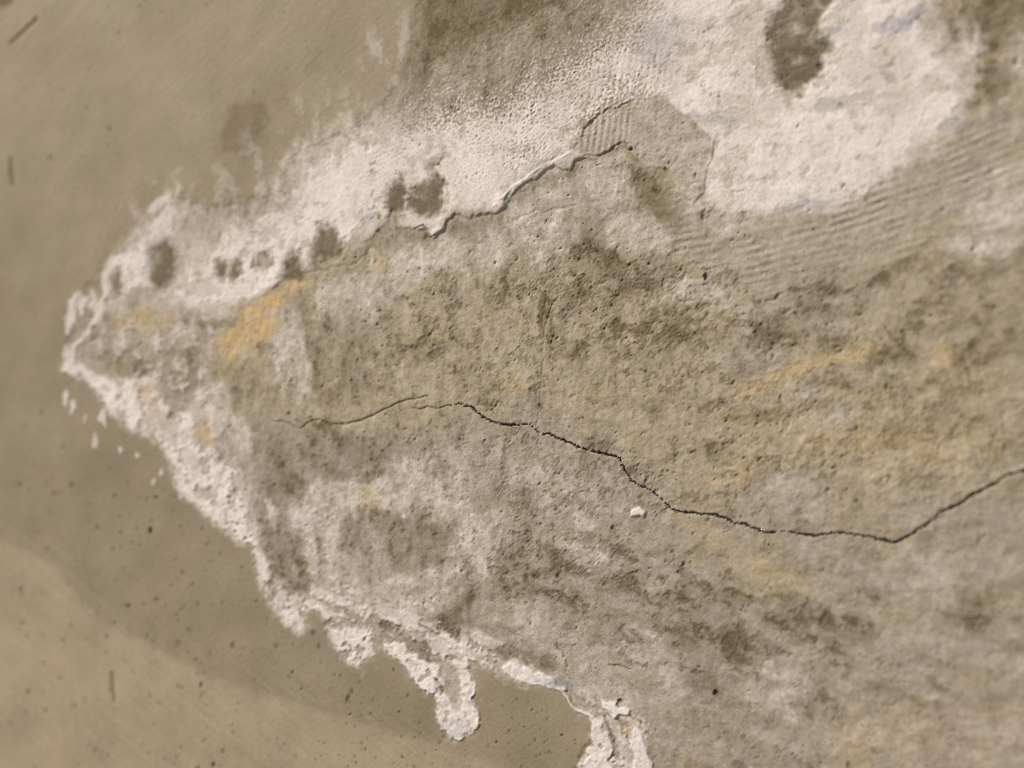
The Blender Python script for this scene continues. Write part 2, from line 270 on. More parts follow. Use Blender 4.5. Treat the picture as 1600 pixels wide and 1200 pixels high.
damp_shadow = blobs([(385,195,34,42,0,.45),(420,240,60,80,20,.38),(352,265,50,55,0,.30),(470,210,60,40,-40,.30),(330,300,40,30,0,.3),(490,92,10,17,0,.5),(452,145,15,16,0,.35),(560,150,40,40,0,.22),(600,110,40,40,0,.25),(225,312,16,18,0,.4),(190,372,40,22,-40,.4),(108,432,22,16,0,.35),(40,480,30,24,0,.2),(395,320,50,26,0,.45),(440,310,30,30,0,.3),(500,230,30,26,0,.2),(548,195,30,18,-30,.35),(620,165,20,18,-40,.55),
  (725,42,100,52,-12,.85),(655,95,22,52,10,.85),(645,150,20,30,30,.6),(840,18,75,34,0,.75),(860,95,130,70,-20,.50),(775,150,80,40,-30,.35),(940,20,60,30,-20,.4),(1565,25,55,75,20,.75),(1560,128,34,34,-40,.75),(1480,55,34,40,-30,.55),(1600,10,40,60,0,.6),(1155,30,10,14,0,.6),(1160,55,8,9,0,.5),(1540,165,50,14,0,.5),(1500,250,70,22,-8,.4),(1445,240,30,16,0,.45),
  (1012,300,18,40,-10,.7),(1045,325,26,26,30,.7),(1065,350,18,20,0,.55),(1090,350,25,45,0,.25),(990,262,14,20,0,.5),(920,400,55,26,-10,.5),(905,380,40,24,0,.45),(960,430,66,36,10,.5),(1050,425,36,16,0,.45),(1120,430,60,20,8,.45),(868,500,18,32,-20,.5),(858,530,9,30,10,.4),(905,548,26,18,0,.5),(985,500,40,26,0,.3),(1040,520,60,30,0,.4),(1010,560,50,22,0,.35),(1020,640,30,18,-10,.55),(940,690,26,14,0,.65),(893,672,16,14,0,.6),(835,617,14,24,0,.4),(800,440,26,26,0,.4),(840,480,30,20,0,.3),
  (1555,405,62,48,-20,.6),(1470,500,120,60,10,.42),(1340,440,110,50,-8,.32),(1250,510,80,46,0,.36),(1170,520,60,40,0,.36),(1580,500,50,60,0,.35),(1390,672,34,22,-30,.5),(1515,652,24,16,0,.55),(1590,718,26,20,0,.5),(1480,695,20,18,0,.5),(1210,690,36,14,15,.4),(1265,690,22,22,0,.35),(1310,590,40,16,-20,.4),(1380,640,60,20,0,.25),(1560,560,60,30,0,.4),(1400,560,40,20,-10,.45),(1110,630,36,16,20,.3),(1170,640,26,20,0,.35),(1110,700,10,12,0,.5),
  (490,700,110,40,-6,.5),(560,690,70,30,0,.45),(420,650,46,26,0,.4),(440,760,28,34,0,1.),(445,860,38,60,-8,.85),(470,745,30,14,0,.6),(620,850,80,46,10,.5),(690,850,24,26,0,.55),(545,820,26,26,0,.4),(618,752,24,14,0,.6),(690,742,16,18,0,.55),(560,745,40,14,5,.55),(640,730,40,20,0,.35),(480,540,30,60,-10,.4),(540,560,60,60,0,.42),(600,480,20,26,0,.45),(510,600,70,40,0,.35),(360,600,60,30,10,.30),(680,560,60,40,0,.28),(720,480,20,40,0,.3),(660,570,20,16,0,.5),(620,610,16,14,0,.5),(740,600,40,30,0,.2),
  (724,925,20,50,5,.95),(700,975,36,24,0,.9),(790,998,40,14,15,.85),(838,1022,46,11,18,1.),(676,1052,10,22,-30,.8),(640,1000,60,18,18,.6),(530,958,26,30,40,.6),(690,1030,36,18,30,.6),(660,1050,30,12,40,.5),(800,900,70,36,0,.32),(930,905,120,46,10,.5),(860,930,60,34,0,.45),(1060,980,70,80,20,.55),(990,960,60,40,0,.4),(1115,1045,50,56,0,.5),(1130,940,90,40,0,.45),(1235,955,60,34,0,.6),(1310,985,56,30,10,.65),(1330,1005,26,20,0,.6),(1180,1000,60,60,0,.4),(1205,1060,40,14,0,.55),(1250,1104,26,14,10,.9),(1280,1085,20,14,30,.6),(1360,925,20,12,20,.7),(1445,945,16,16,-40,.6),(1512,960,44,20,5,.65),(1500,935,30,14,0,.4),(1472,1074,20,8,40,.65),(1445,1100,34,12,12,.65),(1530,1095,40,16,5,.45),(1378,1072,22,14,0,.55),(1320,1050,10,6,0,.5),(1118,1086,7,12,-10,1.),(1270,990,40,20,0,.4),(1590,1000,20,30,0,.4),(1150,1110,30,10,20,.45),(1180,1130,30,14,20,.4),
  (190,568,50,22,20,.55),(150,540,30,24,0,.4),(310,505,24,12,0,.6),(270,590,60,22,15,.4),(330,560,40,30,0,.25),(285,480,14,30,0,.45),(205,485,16,10,-40,.55),(345,500,50,10,-10,.5),(355,640,22,40,0,.35),(410,720,20,30,0,.3),(310,745,12,20,0,.5),(355,740,16,40,-20,.5),(340,700,10,30,-20,.4),(820,400,30,20,0,.3),(745,352,60,12,-10,.4),(650,370,30,9,-8,.75),(670,378,26,9,0,.55),(620,360,8,14,0,.4),
  (900,260,50,14,-20,.5),(845,288,40,10,-20,.45),(915,290,26,22,0,.35),(700,350,26,8,0,.4),(780,345,30,12,0,.45)], k=.36)  # besides damp stains, thin blobs below the salt lips paint their shadow
ebias = blobs([(930,440,120,50,0,.5),(1010,480,130,60,0,.4),(1080,430,120,30,5,.4),(1000,560,110,50,0,.35),(880,480,60,60,0,.3),(790,610,80,40,0,.2),(850,560,60,50,0,.3),(1160,520,120,60,0,.35),(700,460,120,60,0,.25),(1200,650,200,80,0,.3),(1400,620,220,120,0,.3),(880,790,120,90,0,.3),(820,880,120,60,0,.3),(1010,260,60,60,0,.3),(950,900,160,80,0,.25),(760,530,120,90,0,.2),(460,860,50,80,0,.4),(690,1000,120,40,20,.4),(1100,980,160,80,15,.3),(620,560,140,80,0,.2),(760,720,160,70,0,.25),(1000,760,160,60,0,.2),(1300,760,200,60,0,.25),(1500,680,140,80,0,.25),(1350,480,200,60,0,.3),(600,850,120,60,0,.2),(1300,1000,160,60,10,.2),(520,700,120,60,0,.2),(250,560,140,50,0,.2)], k=0, lo=0, hi=.9)
efield = .50 * mot + .45 * n26b + .45 * n16 + .45 * n10 + .38 * n6b + .2 * n4 + .9 * ebias - .42
pale = ss(14, -14, sdf([(1680,215),(1560,276),(1505,326),(1480,378),(1510,406),(1566,390),(1680,330)], 1, 50))
erod = ss(-.02, .10, efield) * (1 - paint) * (1 - .8 * salt) * (1 - .9 * pale)
damp_shadow = damp_shadow * .66 * np.clip(.95 + .8 * mot, .3, 1.3)
damp_shadow = np.maximum(damp_shadow, 1. * ss(6, -6, sdf([(358,168),(380,160),(416,162),(424,190),(404,212),(384,244),(346,236),(344,212)], 1, 30)))
STAINS = [([(530,800),(560,815),(600,826),(640,808),(690,830),(706,850),(696,872),(660,882),(620,870),(560,872),(535,860)], .45), ([(642,855),(690,838),(702,860),(682,888),(650,872)], .5),
  ([(416,752),(430,738),(472,744),(478,765),(452,775),(440,798),(424,786)], .9), ([(712,905),(740,888),(746,920),(735,950),(742,988),(700,992),(690,970),(710,950)], .85), ([(410,812),(440,800),(478,830),(482,880),(474,932),(450,912),(425,890),(412,850)], .6),
  ([(430,690),(480,672),(560,680),(600,700),(610,738),(560,745),(500,738),(450,730)], .4), ([(985,262),(1010,268),(1032,300),(1058,330),(1074,352),(1060,364),(1030,346),(1005,318),(990,290)], .75), ([(880,385),(905,378),(935,372),(940,395),(925,408),(900,404)], .5),
  ([(905,440),(960,420),(1010,425),(1012,450),(980,465),(930,470),(900,460)], .5), ([(858,490),(878,482),(886,500),(876,520),(856,530)], .55), ([(892,545),(915,542),(925,555),(905,566),(893,560)], .55), ([(1000,630),(1030,632),(1045,648),(1030,662),(1010,652)], .6),
  ([(925,690),(945,685),(968,700),(955,708),(930,702)], .75), ([(1180,955),(1230,940),(1290,960),(1350,985),(1362,1010),(1320,1022),(1290,1000),(1240,985),(1190,985)], .55), ([(1010,930),(1080,920),(1140,960),(1150,1000),(1120,1050),(1080,1040),(1040,980)], .45),
  ([(1235,1098),(1255,1092),(1272,1108),(1262,1122),(1240,1116)], .85), ([(1490,955),(1510,945),(1545,960),(1520,985),(1500,970)], .7), ([(1345,918),(1365,915),(1380,935),(1362,938)], .6), ([(1372,680),(1400,660),(1425,668),(1412,690),(1390,700)], .55), ([(1530,400),(1560,392),(1580,420),(1555,432),(1535,420)], .6),
  ([(770,1010),(800,1008),(850,1022),(880,1040),(860,1045),(820,1036),(785,1026)], .9)]
stain = np.zeros(U.shape, f4)
for poly, st in STAINS: stain = np.maximum(stain, st * ss(8, -6, sdf(poly, 1, 40) + 6 * n10 + 7 * n16 + 5 * n6) * np.clip(.9 + .6 * mI, .4, 1.1))
damp_shadow = np.maximum(damp_shadow, stain) * (1 - .85 * pale); salt = salt * (1 - .8 * stain)
olive = ss(24, -24, 12 * n16 + 10 * n45 + sdf([(668,-120),(652,20),(645,60),(640,100),(643,150),(662,128),(690,95),(730,70),(790,48),(840,34),(880,14),(900,-120)], 2, 60) + 22 * fineN)
olive = np.maximum(olive, blobs([(1560,20,50,60,20,.8),(1550,130,28,30,-40,.7)], k=.4))
olive = np.maximum(olive, .85 * ss(5, -5, sdf([(988,266),(1010,268),(1032,300),(1058,330),(1074,352),(1060,364),(1030,346),(1008,318),(994,290)], 1, 30) + 5 * n10 + 4 * n6));
damp_shadow = np.maximum(damp_shadow, olive); sandpart = sandz * (1 - olive); damp_shadow = np.clip(damp_shadow * (1 - .35 * sandpart), 0, 1)
hollows = ss(.05, .5, mot * .5 - fbm(48, 111, 4, .58) * .6)  # low terraces of the relief, coloured darker
damp_shadow = np.clip(damp_shadow * (.75 + .5 * hollows) + .10 * hollows * (1 - paint) + hole * np.clip(.95 + .5 * mI, .5, 1) + (.34 - .08 * ss(1050, 1250, U)) * erod + .14 * ss(.12, .26, mot + .3 * n10 + .2 * n6) * (1 - paint) + .22 * ss(.22, .32, mot2 + .3 * n6) * (1 - paint), 0, 1)
damp_shadow = np.clip(damp_shadow + paint * .30 * ss(.05, .6, mV + .3 * mI) * blobs([(430,250,130,120,-30,1.),(250,360,120,60,-40,.6),(580,130,90,110,0,.7)], k=.2, lo=0, hi=.8), 0, 1)
veil = blobs([(830,335,90,30,-28,.55),(900,310,60,40,0,.35),(755,395,90,30,-20,.45),(860,385,30,40,30,.5),(960,270,34,34,0,.5),(1000,360,60,34,0,.5),(1095,290,36,60,0,.55),(1140,350,60,20,0,.3),(590,440,90,30,-24,.55),(450,560,28,70,-20,.7),(440,510,30,40,0,.5),(560,470,60,34,0,.4),(660,410,60,24,-10,.4),
  (600,775,110,30,5,.5),(690,760,50,60,20,.45),(745,850,40,60,30,.5),(570,900,50,70,0,.4),(500,800,30,60,-10,.5),(650,930,70,30,0,.45),(500,900,30,50,-20,.4),(850,1030,120,60,0,.3),(1000,1010,40,40,0,.45),(960,1080,100,50,0,.28),(1210,1085,60,46,0,.5),(912,818,16,26,0,.55),(915,862,34,16,15,.7),(925,855,16,12,0,.7),(1080,450,66,18,6,.45),(1180,505,34,14,0,.4),(1560,340,70,60,-30,.5),(1480,1150,180,60,0,.12),(1250,775,60,40,0,.15),(1290,635,60,30,0,.35),(1420,750,50,40,0,.25),(570,775,36,20,0,.6),(520,780,40,40,0,.4),(700,1000,40,30,0,.35),(1510,300,60,20,-20,.3),(1560,180,70,20,-5,.45),(1590,70,14,50,0,.4),(1450,900,100,50,0,.2),(330,625,30,40,0,.4),(640,790,90,20,10,.35),
  (1090,460,70,14,4,.35),(1140,480,50,12,10,.3),(800,560,40,30,0,.2),(350,545,50,14,0,.3),(200,530,60,12,0,.3),(270,520,50,22,0,.3),(1060,1050,30,30,0,.3),(820,960,40,26,0,.4),(1010,900,60,30,0,.2),(760,720,50,40,0,.25),(850,760,50,50,0,.28),(940,770,60,40,0,.25),(1180,770,60,30,0,.15)], k=.34)
bloom = blobs([(520,770,46,26,0,.8),(580,768,60,22,0,.95),(650,750,46,40,20,.7),(700,780,50,40,40,.75),(740,840,34,50,-25,.85),(735,890,26,40,10,.7),(505,810,16,50,-8,.7),(520,880,14,50,-8,.7),(560,925,60,26,15,.6),(650,925,60,30,0,.65),(690,900,40,26,0,.5),(575,840,12,30,0,.5),(640,790,60,14,10,.6),(330,640,20,30,0,.7),(385,690,22,26,0,.5),(360,660,34,20,30,.6),(600,425,110,26,-22,.75),(680,400,70,22,-15,.6),(830,335,80,26,-28,.75),(870,370,34,30,30,.7),(760,390,80,26,-20,.6),(450,555,26,60,-18,.9),(440,500,24,30,0,.6),(1000,355,50,26,10,.7),(955,300,26,40,10,.7),(1070,235,40,40,0,.6),(1095,290,26,50,0,.7),(1140,350,60,16,0,.6),(920,862,34,14,12,.7)], k=.30, noise=midN - .4 * mot)
for poly, st in (([(925,256),(972,234),(985,258),(986,300),(960,322),(930,302),(905,282)], .7), ([(962,345),(1010,332),(1052,372),(1046,396),(1005,392),(975,382)], .7), ([(1062,205),(1112,218),(1110,250),(1098,264),(1056,262),(1050,225)], .6), ([(1085,300),(1108,296),(1122,332),(1180,345),(1150,368),(1110,362)], .7), ([(800,345),(850,330),(890,322),(872,345),(840,362),(805,362)], .7), ([(900,812),(918,800),(926,815),(918,842),(902,838)], .6)):
    veil = np.maximum(veil, st * ss(6, -5, sdf(poly, 1, 30) + 5 * n10 + 4 * n6))
veil = np.maximum(np.maximum(veil, bloom * .98), .55 * pale)
veil = np.maximum(veil, .75 * ss(12, -12, sdf([(1640,235),(1560,282),(1505,330),(1484,378),(1512,402),(1562,384),(1640,322)], 1, 40)))
veil = np.clip(veil * np.clip(.9 - .8 * mot, .2, 1.3) + .20 * ss(.16, .36, -mot - .2 * mI) * (1 - paint) + .3 * (1 - paint) * ss(80, -10, np.minimum(rim_d, 60)) * ss(-.3, .4, mI) + paint * .35 * ss(.05, .6, -mV) * blobs([(470,230,110,100,-30,1.),(300,330,90,50,-30,.8),(600,110,70,110,0,1.)], k=.2, lo=0, hi=.8), 0, 1)
veil = veil * (1 - .75 * stain) * (1 - .7 * olive) * (1 - .35 * erod)
ochre = np.zeros(U.shape, f4)
for i, o in enumerate(OCHRE):
    st = [1, .62, .72, .8, .6, .6, .55, .45][i]
    ochre = np.maximum(ochre, st * ss(9, -8, sdf(o, 1, 30) + 6 * n10 + 7 * n16 + 4 * n6) * np.clip(.85 + .8 * mI, .35, 1))
ochre = np.maximum(ochre, blobs([(1340,700,180,50,10,.13),(1450,690,120,40,0,.14),(1250,660,120,40,0,.08),(1500,600,100,40,0,.10),(236,500,30,20,0,.3),(190,505,20,12,0,.3),(370,570,40,10,0,.25),(1130,850,80,20,30,.14),(1220,905,60,14,20,.25),(1380,640,60,14,0,.2),(800,590,20,26,0,.25),(690,388,14,5,0,.45),(720,388,10,6,0,.4),(1500,1150,150,60,0,.1),(1180,600,40,14,-20,.3),(1330,610,60,12,0,.2),(985,165,20,10,0,.15),(712,1050,8,14,0,.3),(980,1135,12,10,0,.4),(590,970,12,8,0,.3),(1140,740,40,20,0,.2),(1330,1180,30,60,0,.2),(1080,1180,20,10,0,.1)], k=.5))
salt = salt * (1 - .95 * ochre)
tone = ss(-40, 60, -(V - np.interp(UCOL, [300, 450, 650, 970, 1060, 1400, 1600], [660, 665, 640, 716, 800, 850, 740]).astype(f4)[None, :]) + 90 * n150 + 60 * n80)
tone *= 1 - .7 * ss(470, 300, U + 60 * n80)
tone *= 1 - 0.75 * ss(430, 330, V + 60 * n80) * ss(1150, 1000, U)
tone = np.clip(tone + blobs([(1160,880,130,40,20,.6),(1240,1000,50,20,20,.5),(1400,960,90,30,0,.4),(1550,940,60,20,0,.5),(1560,1060,80,50,0,.5),(980,255,20,20,0,.8),(860,1040,50,12,10,.5),(560,640,150,40,0,.6),(380,570,80,40,0,.4),(1360,1150,90,50,0,.4)], k=.4) - blobs([(1280,640,70,40,0,.6),(1000,420,60,30,0,.3),(1250,460,120,60,0,.5),(1180,560,60,40,0,.5),(1240,770,60,40,0,.7),(560,520,60,60,0,.4),(1560,320,90,90,0,.6)], k=.4), 0, 1)
tone = np.maximum(tone, olive)
tone = np.clip(tone + .35 * mot2 * (1 - paint) - .55 * ss(.12, .3, mI + .25 * n10) * tone + .3 * ss(.15, .3, fbm(40, 131, 3)) * (1 - paint), 0, 1)
blue = blobs([(1392,42,30,13,-8,.5),(1425,24,24,10,-30,.55),(1303,50,18,5,-35,.5),(577,338,10,5,-20,.6),(1310,160,50,10,-12,.2),(1255,320,50,7,-6,.35),(1510,195,50,7,-8,.3),(860,1066,40,5,10,.5),(1110,185,50,6,8,.3),(1030,60,40,60,30,.22),(812,270,40,8,-30,.2),(950,1112,8,5,0,.5),(715,1135,26,16,0,.2)], warp=1, k=.4)

# small dark spots: pits in the paint and open holes, coloured dark inside, mould dots on the salt, traced marks
speck = np.zeros(U.shape, f4)
def dots(lst):
    for (cu, cv, r_, st, el, an) in lst:
        wn = window(cu - r_ * el, cu + r_ * el, cv - r_ * el, cv + r_ * el, 4)
        if wn is None: continue
        x, y = U0[wn] - cu, V0[wn] - cv
        c, s = math.cos(an), math.sin(an)
        q = np.sqrt(((x * c + y * s) / (r_ * el)) ** 2 + ((-x * s + y * c) / r_) ** 2)
        speck[wn] = np.maximum(speck[wn], st * ss(1.25, .55, q))
dl = []
while len(dl) < 330:
    u, v = rng.uniform(-20, 930), rng.uniform(600, 1215)
    yb = np.interp(u, [0, 100, 250, 400, 470, 600, 700, 800, 930], [600, 640, 740, 900, 1000, 1050, 1160, 1075, 1130])
    if v < yb + 8: continue
    dens = np.clip(.12 + .9 * (u / 900) * ss(-50, 160, v - yb + 60), 0, 1)
    if rng.random() > dens: continue
    dl.append((u, v, rng.uniform(1.1, 2.1) * (1 + .35 * (u < 350)), rng.uniform(.35, .95), rng.uniform(1, 1.9), rng.uniform(.9, 2.2)))
for _ in range(60):
    dl.append((rng.uniform(0, 480), rng.uniform(0, 330), rng.uniform(1.2, 2.6), rng.uniform(.2, .5), rng.uniform(1, 1.6), rng.uniform(1, 2)))
while len(dl) < 560:
    u, v = rng.uniform(640, 1300), rng.uniform(20, 330)
    dl.append((u, v, rng.uniform(.9, 1.9), rng.uniform(.25, .6), rng.uniform(1, 1.8), rng.uniform(0, 3)))
dl += [(112,758,4,.8,1.2,1.6),(236,829,3.6,.95,1.9,1.5),(85,771,4,.6,1.1,.5),(32,757,3.5,.85,1.2,1.6),(75,858,4,.55,1.4,2),(33,920,4.5,.75,1,0),(36,973,4,.6,1,0),(245,937,4,.85,1.1,1),(289,947,3,.6,1,0),(268,915,3,.5,1.3,1.6),(80,247,3.5,.7,1.3,2),(171,201,3.5,.6,1.4,1.6),(186,52,3,.6,1,0),(219,10,3,.6,1,0),(228,2,3,.6,1,0),(253,18,3,.5,1,0),(135,167,3,.4,1.2,1.5),(118,1103,4,.6,1,0),(200,755,3,.4,1,0),
  (365,1008,4,.8,1.5,1.6),(349,1173,3,.8,1.6,1.5),(544,1092,3,.9,3.,1.9),(550,1080,3,.8,1.5,1.6),(490,988,3.5,.8,1.6,1.6),(498,1010,3,.8,1.8,1.5),(432,1009,3.5,.7,1.3,1.6),(637,1087,2,.8,2,2),(615,1046,2.6,.8,1.5,1.6),(690,1134,4,.5,1,0),(738,1141,4,.5,1.3,1.5),
  (1118,1083,5,1.,1.4,1.4),(968,1096,5,.95,1.2,.2),(964,1101,3,.9,1.4,1.5),(1102,432,3.4,1.,2.4,1.6),(995,421,3,.8,1.2,1.),(1149,440,3,.7,2,2.3),(1215,462,3,.7,3,2.2),(986,233,3,1.,1.3,.5),(828,974,1.8,.9,3,1.3),(975,1185,3,.8,1,0),(1326,1196,4,.8,2,1.5),(1155,1196,8,.8,1.6,.2),(1314,163,4,.7,1.2,.3),(1281,104,4,.9,1.8,1.6),(1230,135,5,.7,1.4,1.4),(1285,66,9,.6,1.7,-.4),(1265,82,8,.65,1.6,-.5),(1390,120,8,.4,2.2,.6),(1385,103,5,.35,3,-.3),(1490,112,5,.35,1,0),(855,493,3,.4,1,0)]
dots(dl)
MARKS = [[(16,69,1.5),(28,58,2.6),(40,47,3),(50,38,2.6),(58,29,2)], [(18,248,2),(18,262,3),(19,276,4),(21,290,2.5)], [(175,1052,2.5),(177,1070,3.5),(180,1097,2)],
  [(869,1005,.8),(872,1012,1.2),(878,1019,1.8),(881,1027,1.6)], [(884,1032,1.4),(887,1042,1.5)], [(952,1038,1.),(966,1040,1.2),(985,1046,1.)], [(912,243,.6),(934,243,1.6),(950,238,2.),(962,228,2.2),(974,222,1.2),(981,224,1.)],
  [(648,358,1),(662,352,1.4),(671,360,1.6)], [(672,372,.8),(682,366,1.)], [(690,1085,1.6),(694,1078,2.6),(686,1066,2.4),(680,1058,1.)], [(945,1120,2),(952,1136,2.6),(960,1156,2.4),(965,1168,1.5)], [(956,1180,1.5),(972,1190,1.5)], [(980,1150,1.2),(985,1166,1.4)]]
mark = np.zeros(U.shape, f4)
for m in MARKS: mark = np.maximum(mark, ss(1.3, .6, line(m, 0, 12)) )  # strokes under the lips and in the drip's curl are painted shadow
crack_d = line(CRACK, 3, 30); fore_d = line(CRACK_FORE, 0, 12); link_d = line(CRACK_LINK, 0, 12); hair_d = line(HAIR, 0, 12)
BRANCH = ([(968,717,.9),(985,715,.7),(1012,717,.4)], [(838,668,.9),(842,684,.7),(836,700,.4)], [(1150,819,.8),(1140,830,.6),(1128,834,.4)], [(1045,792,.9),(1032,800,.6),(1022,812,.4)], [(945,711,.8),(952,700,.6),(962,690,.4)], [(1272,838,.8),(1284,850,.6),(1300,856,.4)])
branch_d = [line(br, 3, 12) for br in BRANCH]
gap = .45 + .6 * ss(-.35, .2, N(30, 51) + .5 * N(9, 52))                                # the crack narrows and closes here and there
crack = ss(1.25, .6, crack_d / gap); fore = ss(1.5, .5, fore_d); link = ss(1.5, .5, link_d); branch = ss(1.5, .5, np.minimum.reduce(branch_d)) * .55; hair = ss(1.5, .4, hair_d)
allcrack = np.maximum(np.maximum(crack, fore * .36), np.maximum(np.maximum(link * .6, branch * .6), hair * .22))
band_specks = salt * .42 * ss(.40, .56, n4 + .45 * n6b + .2 * n45) * ss(620, 760, U) * ss(1480, 1300, U)
speck = np.maximum(speck, band_specks)
dirt_shadow = np.clip(np.maximum(np.maximum(speck * .8, mark * .48), allcrack * .54), 0, 1)  # dark specks and scratches, plus shadow painted into the cracks and under lips
corner = sdf([(30,-12),(16,6),(0,14),(-30,16),(-58,2),(-40,-26),(0,-34)], 1, 30)
dirt_shadow = np.maximum(dirt_shadow, .7 * ss(5, -4, corner))

# paint coat shades: trowelled lighter field at the lower left, yellowish at the far edge
streak_lo0 = N(9, 61, 32, 14)
lowfield = sdf([(-2600,300),(-1200,520),(-400,740),(40,860),(85,885),(130,942),(172,978),(255,1022),(330,1060),(430,1092),(520,1118),(640,1150),(760,1190),(900,1290),(1200,1500),(1800,1650),(2600,1700),(20000,1900),(20000,20000),(-2600,20000)], 1, 120)
fieldm = ss(9, -9, lowfield + 8 * streak_lo0)
streak_lo = N(9, 61, 32, 14) + .6 * N(5, 62, 32, 12) + .5 * N(14, 63, 80, 6)
streak_up = N(10, 64, -38, 10) + .6 * N(6, 65, -38, 9)
shade = np.clip(.20 + .47 * ss(560, 150, V) + .25 * ss(.1, .5, streak_up) * ss(240, 40, V + .8 * U) + .32 * bigN + .40 * fieldm + .34 * streak_lo * ss(40, -20, lowfield - 30) + .14 * streak_up * ss(260, 60, V + .6 * U - 60) - .25 * ss(-5, 60, -np.abs(lowfield - 34) + 30) * ss(0, 4, lowfield), 0, 1)

# ------------------------------------------------------------------ relief (millimetres, + is towards the viewer)
bare = (1 - paint) * (1 - salt)
ridged = blobs([(1250,375,190,46,-14,1.),(1440,310,160,50,-16,1.),(1100,350,60,60,10,.8),(1540,225,90,30,-10,.9),(1180,420,120,30,-8,.8),(1350,400,90,30,-12,.7)], warp=1, k=.3)
tl = B + .13 * A + .00031 * np.maximum(A - 300, 0) ** 2 + 5 * n150 + 1.6 * n80
ridge = np.sin(tl * (2 * np.pi / 11.6) + .7 * n45 + .6 * n16) * (.55 + .7 * ss(-.3, .3, n80b)) * ss(-.5, .1, n26 + n45b)
ridgev = np.sin((A + .14 * B) * (2 * np.pi / 9.5) + 1.5 * n45) * blobs([(945,205,46,34,-20,1.),(930,150,50,24,-20,.5),(985,290,26,34,0,.5),(800,150,60,40,0,.3),(1000,110,60,50,0,.3)], warp=1, k=.2)
cluster = (.25 + .75 * ss(-.3, .5, n150 + n26)) * ss(.02, .6, .8 * n45 + .6 * n80b + .6 * n26b + .3 * n16)
pits = ss(.14, .44, n4 + .45 * n6b + .2 * n10b) * cluster + .6 * ss(.25, .5, n6 + .3 * n10b) * cluster + .8 * ss(.2, .45, n4b + .35 * n6 + .25 * n16) * ss(.1, .5, n26b + .6 * n80 + .4 * n45b)
rough_c = blobs([(900,520,420,190,0,1.),(1200,680,400,150,10,1.),(900,800,260,140,0,.8),(1000,330,140,70,0,.8)], k=.3, lo=0., hi=.8)
sand = blobs([(830,110,200,130,-25,1.),(1060,120,170,110,-20,.55),(1000,450,160,80,0,.6)], k=.2, lo=0., hi=.8)
tq = (mot * .75 + fbm(48, 111, 4, .58) * .8) * 3.6
tf = tq - np.floor(tq); terr = (np.floor(tq) + ss(.30, .62, tf)) / 3.6
h = .9 * n150b + .5 * n80 + .25 * n45
scr = ss(.42, .56, N(3.2, 121, 25, 14) + .3 * n80) + ss(.42, .56, N(3.2, 122, -40, 12) + .3 * n80b)
h = h + paint * (.25 - .07 * scr + .05 * n6 + .035 * n4 + .06 * n10 + (.13 * streak_lo * ss(30, -20, lowfield - 30) + .06 * streak_up * ss(330, 60, V)) + .06 * n26)
h = h + bare * (1 - ridged * .7) * (.20 + .20 * rough_c) * terr - .34 * erod
h = h + bare * (.18 * n26 + .22 * mot + .22 * n16 + (.26 * n4 + .24 * n4b + .24 * n6b) * (.12 + 1.0 * erod) + .15 * n10b + .10 * n6 - .35 * ss(.0, .4, n45 + .5 * n26b))
h = h - (1 - paint) * (1 - .75 * salt) * (.15 + .85 * rough_c) * .22 * pits
h = h + (1 - paint) * sand * (.13 * n4 + .13 * n4b + .06 * n6 + .06 * n10)
h = h + salt * (1 - .8 * sandz) * (.55 + .22 * n16b + .13 * n10 + .10 * n6b + .18 * n26)
h = h + .17 * ridged * ridge * np.clip(.9 + .9 * n26b + .6 * n16, .1, 1.5) * (1 - salt) + .16 * ridgev
pu = salt * ss(45, 4, np.minimum(np.minimum(rim_d, drip_d), np.minimum(ledge_d, foot_d)))
h = h + pu * (.34 + .14 * n16 + .16 * n10 + .13 * n6 + .10 * n4)                      # puffy crust along the lower rim
h = h - hole * .45
skim = ss(1.5, -1.5, skim_d)
strip = ss(1.5, -1.5, sdf(SALT_LIP, 0, 20)); h = h + .5 * strip; veil = np.maximum(veil, .8 * strip); damp_shadow = damp_shadow * (1 - .9 * strip)
veil = np.maximum(veil, skim * np.clip(.38 + .4 * mI, 0, 1)); tone = tone * (1 - .7 * skim) * (1 - .45 * ridged); damp_shadow = damp_shadow * (1 - .75 * skim) * (1 - .35 * ridged); veil = np.maximum(veil, .22 * ridged)
h = h + skim * (.55 - .10 * n16) - .25 * ss(3, 0, np.abs(skim_d + 1.)) * (1 - ss(1000, 1060, U))
midv = np.interp(UCOL, [160, 450, 600, 800, 900, 990, 1060], [430, 370, 270, 220, 160, 90, 40]).astype(f4)[None, :]
lip = ss(-10, 30, V - midv) * ss(2, -2, band_d - 1) * ss(-26, -3, band_d) * ss(330, 420, U) * ss(1130, 1060, U)
h = h + lip * (.30 + .45 * ss(590, 640, U)) * np.clip(.9 + .9 * n45 + .5 * n26, .25, 1.4)
h = h + .55 * flake + .5 * wing
damage_step = ss(4, -4, dmg_d + 4 * n26)
h = h - .25 * damage_step
for lp, am in (([(800,345),(830,332),(870,327),(900,322)], .35), ([(480,428),(520,420),(550,412),(572,398),(580,388)], .5), ([(130,560),(136,535),(150,525),(190,530)], .7), ([(1200,470),(1212,466),(1222,455)], .9),
               ([(1012,440),(1036,447),(1040,434),(1066,438),(1068,428)], .7), ([(1060,470),(1084,470)], .7), ([(1222,494),(1234,486)], .7)):
    d = line([(a, b, 2.0) for a, b in lp], 1, 14); am = am * .7
    h = h - am * ss(1.6, .2, d)
h = h - 2.6 * crack - .8 * np.maximum(np.maximum(fore, branch), link) - .35 * hair - .6 * mark - .3 * speck - 1.2 * ss(.86, 1., speck)
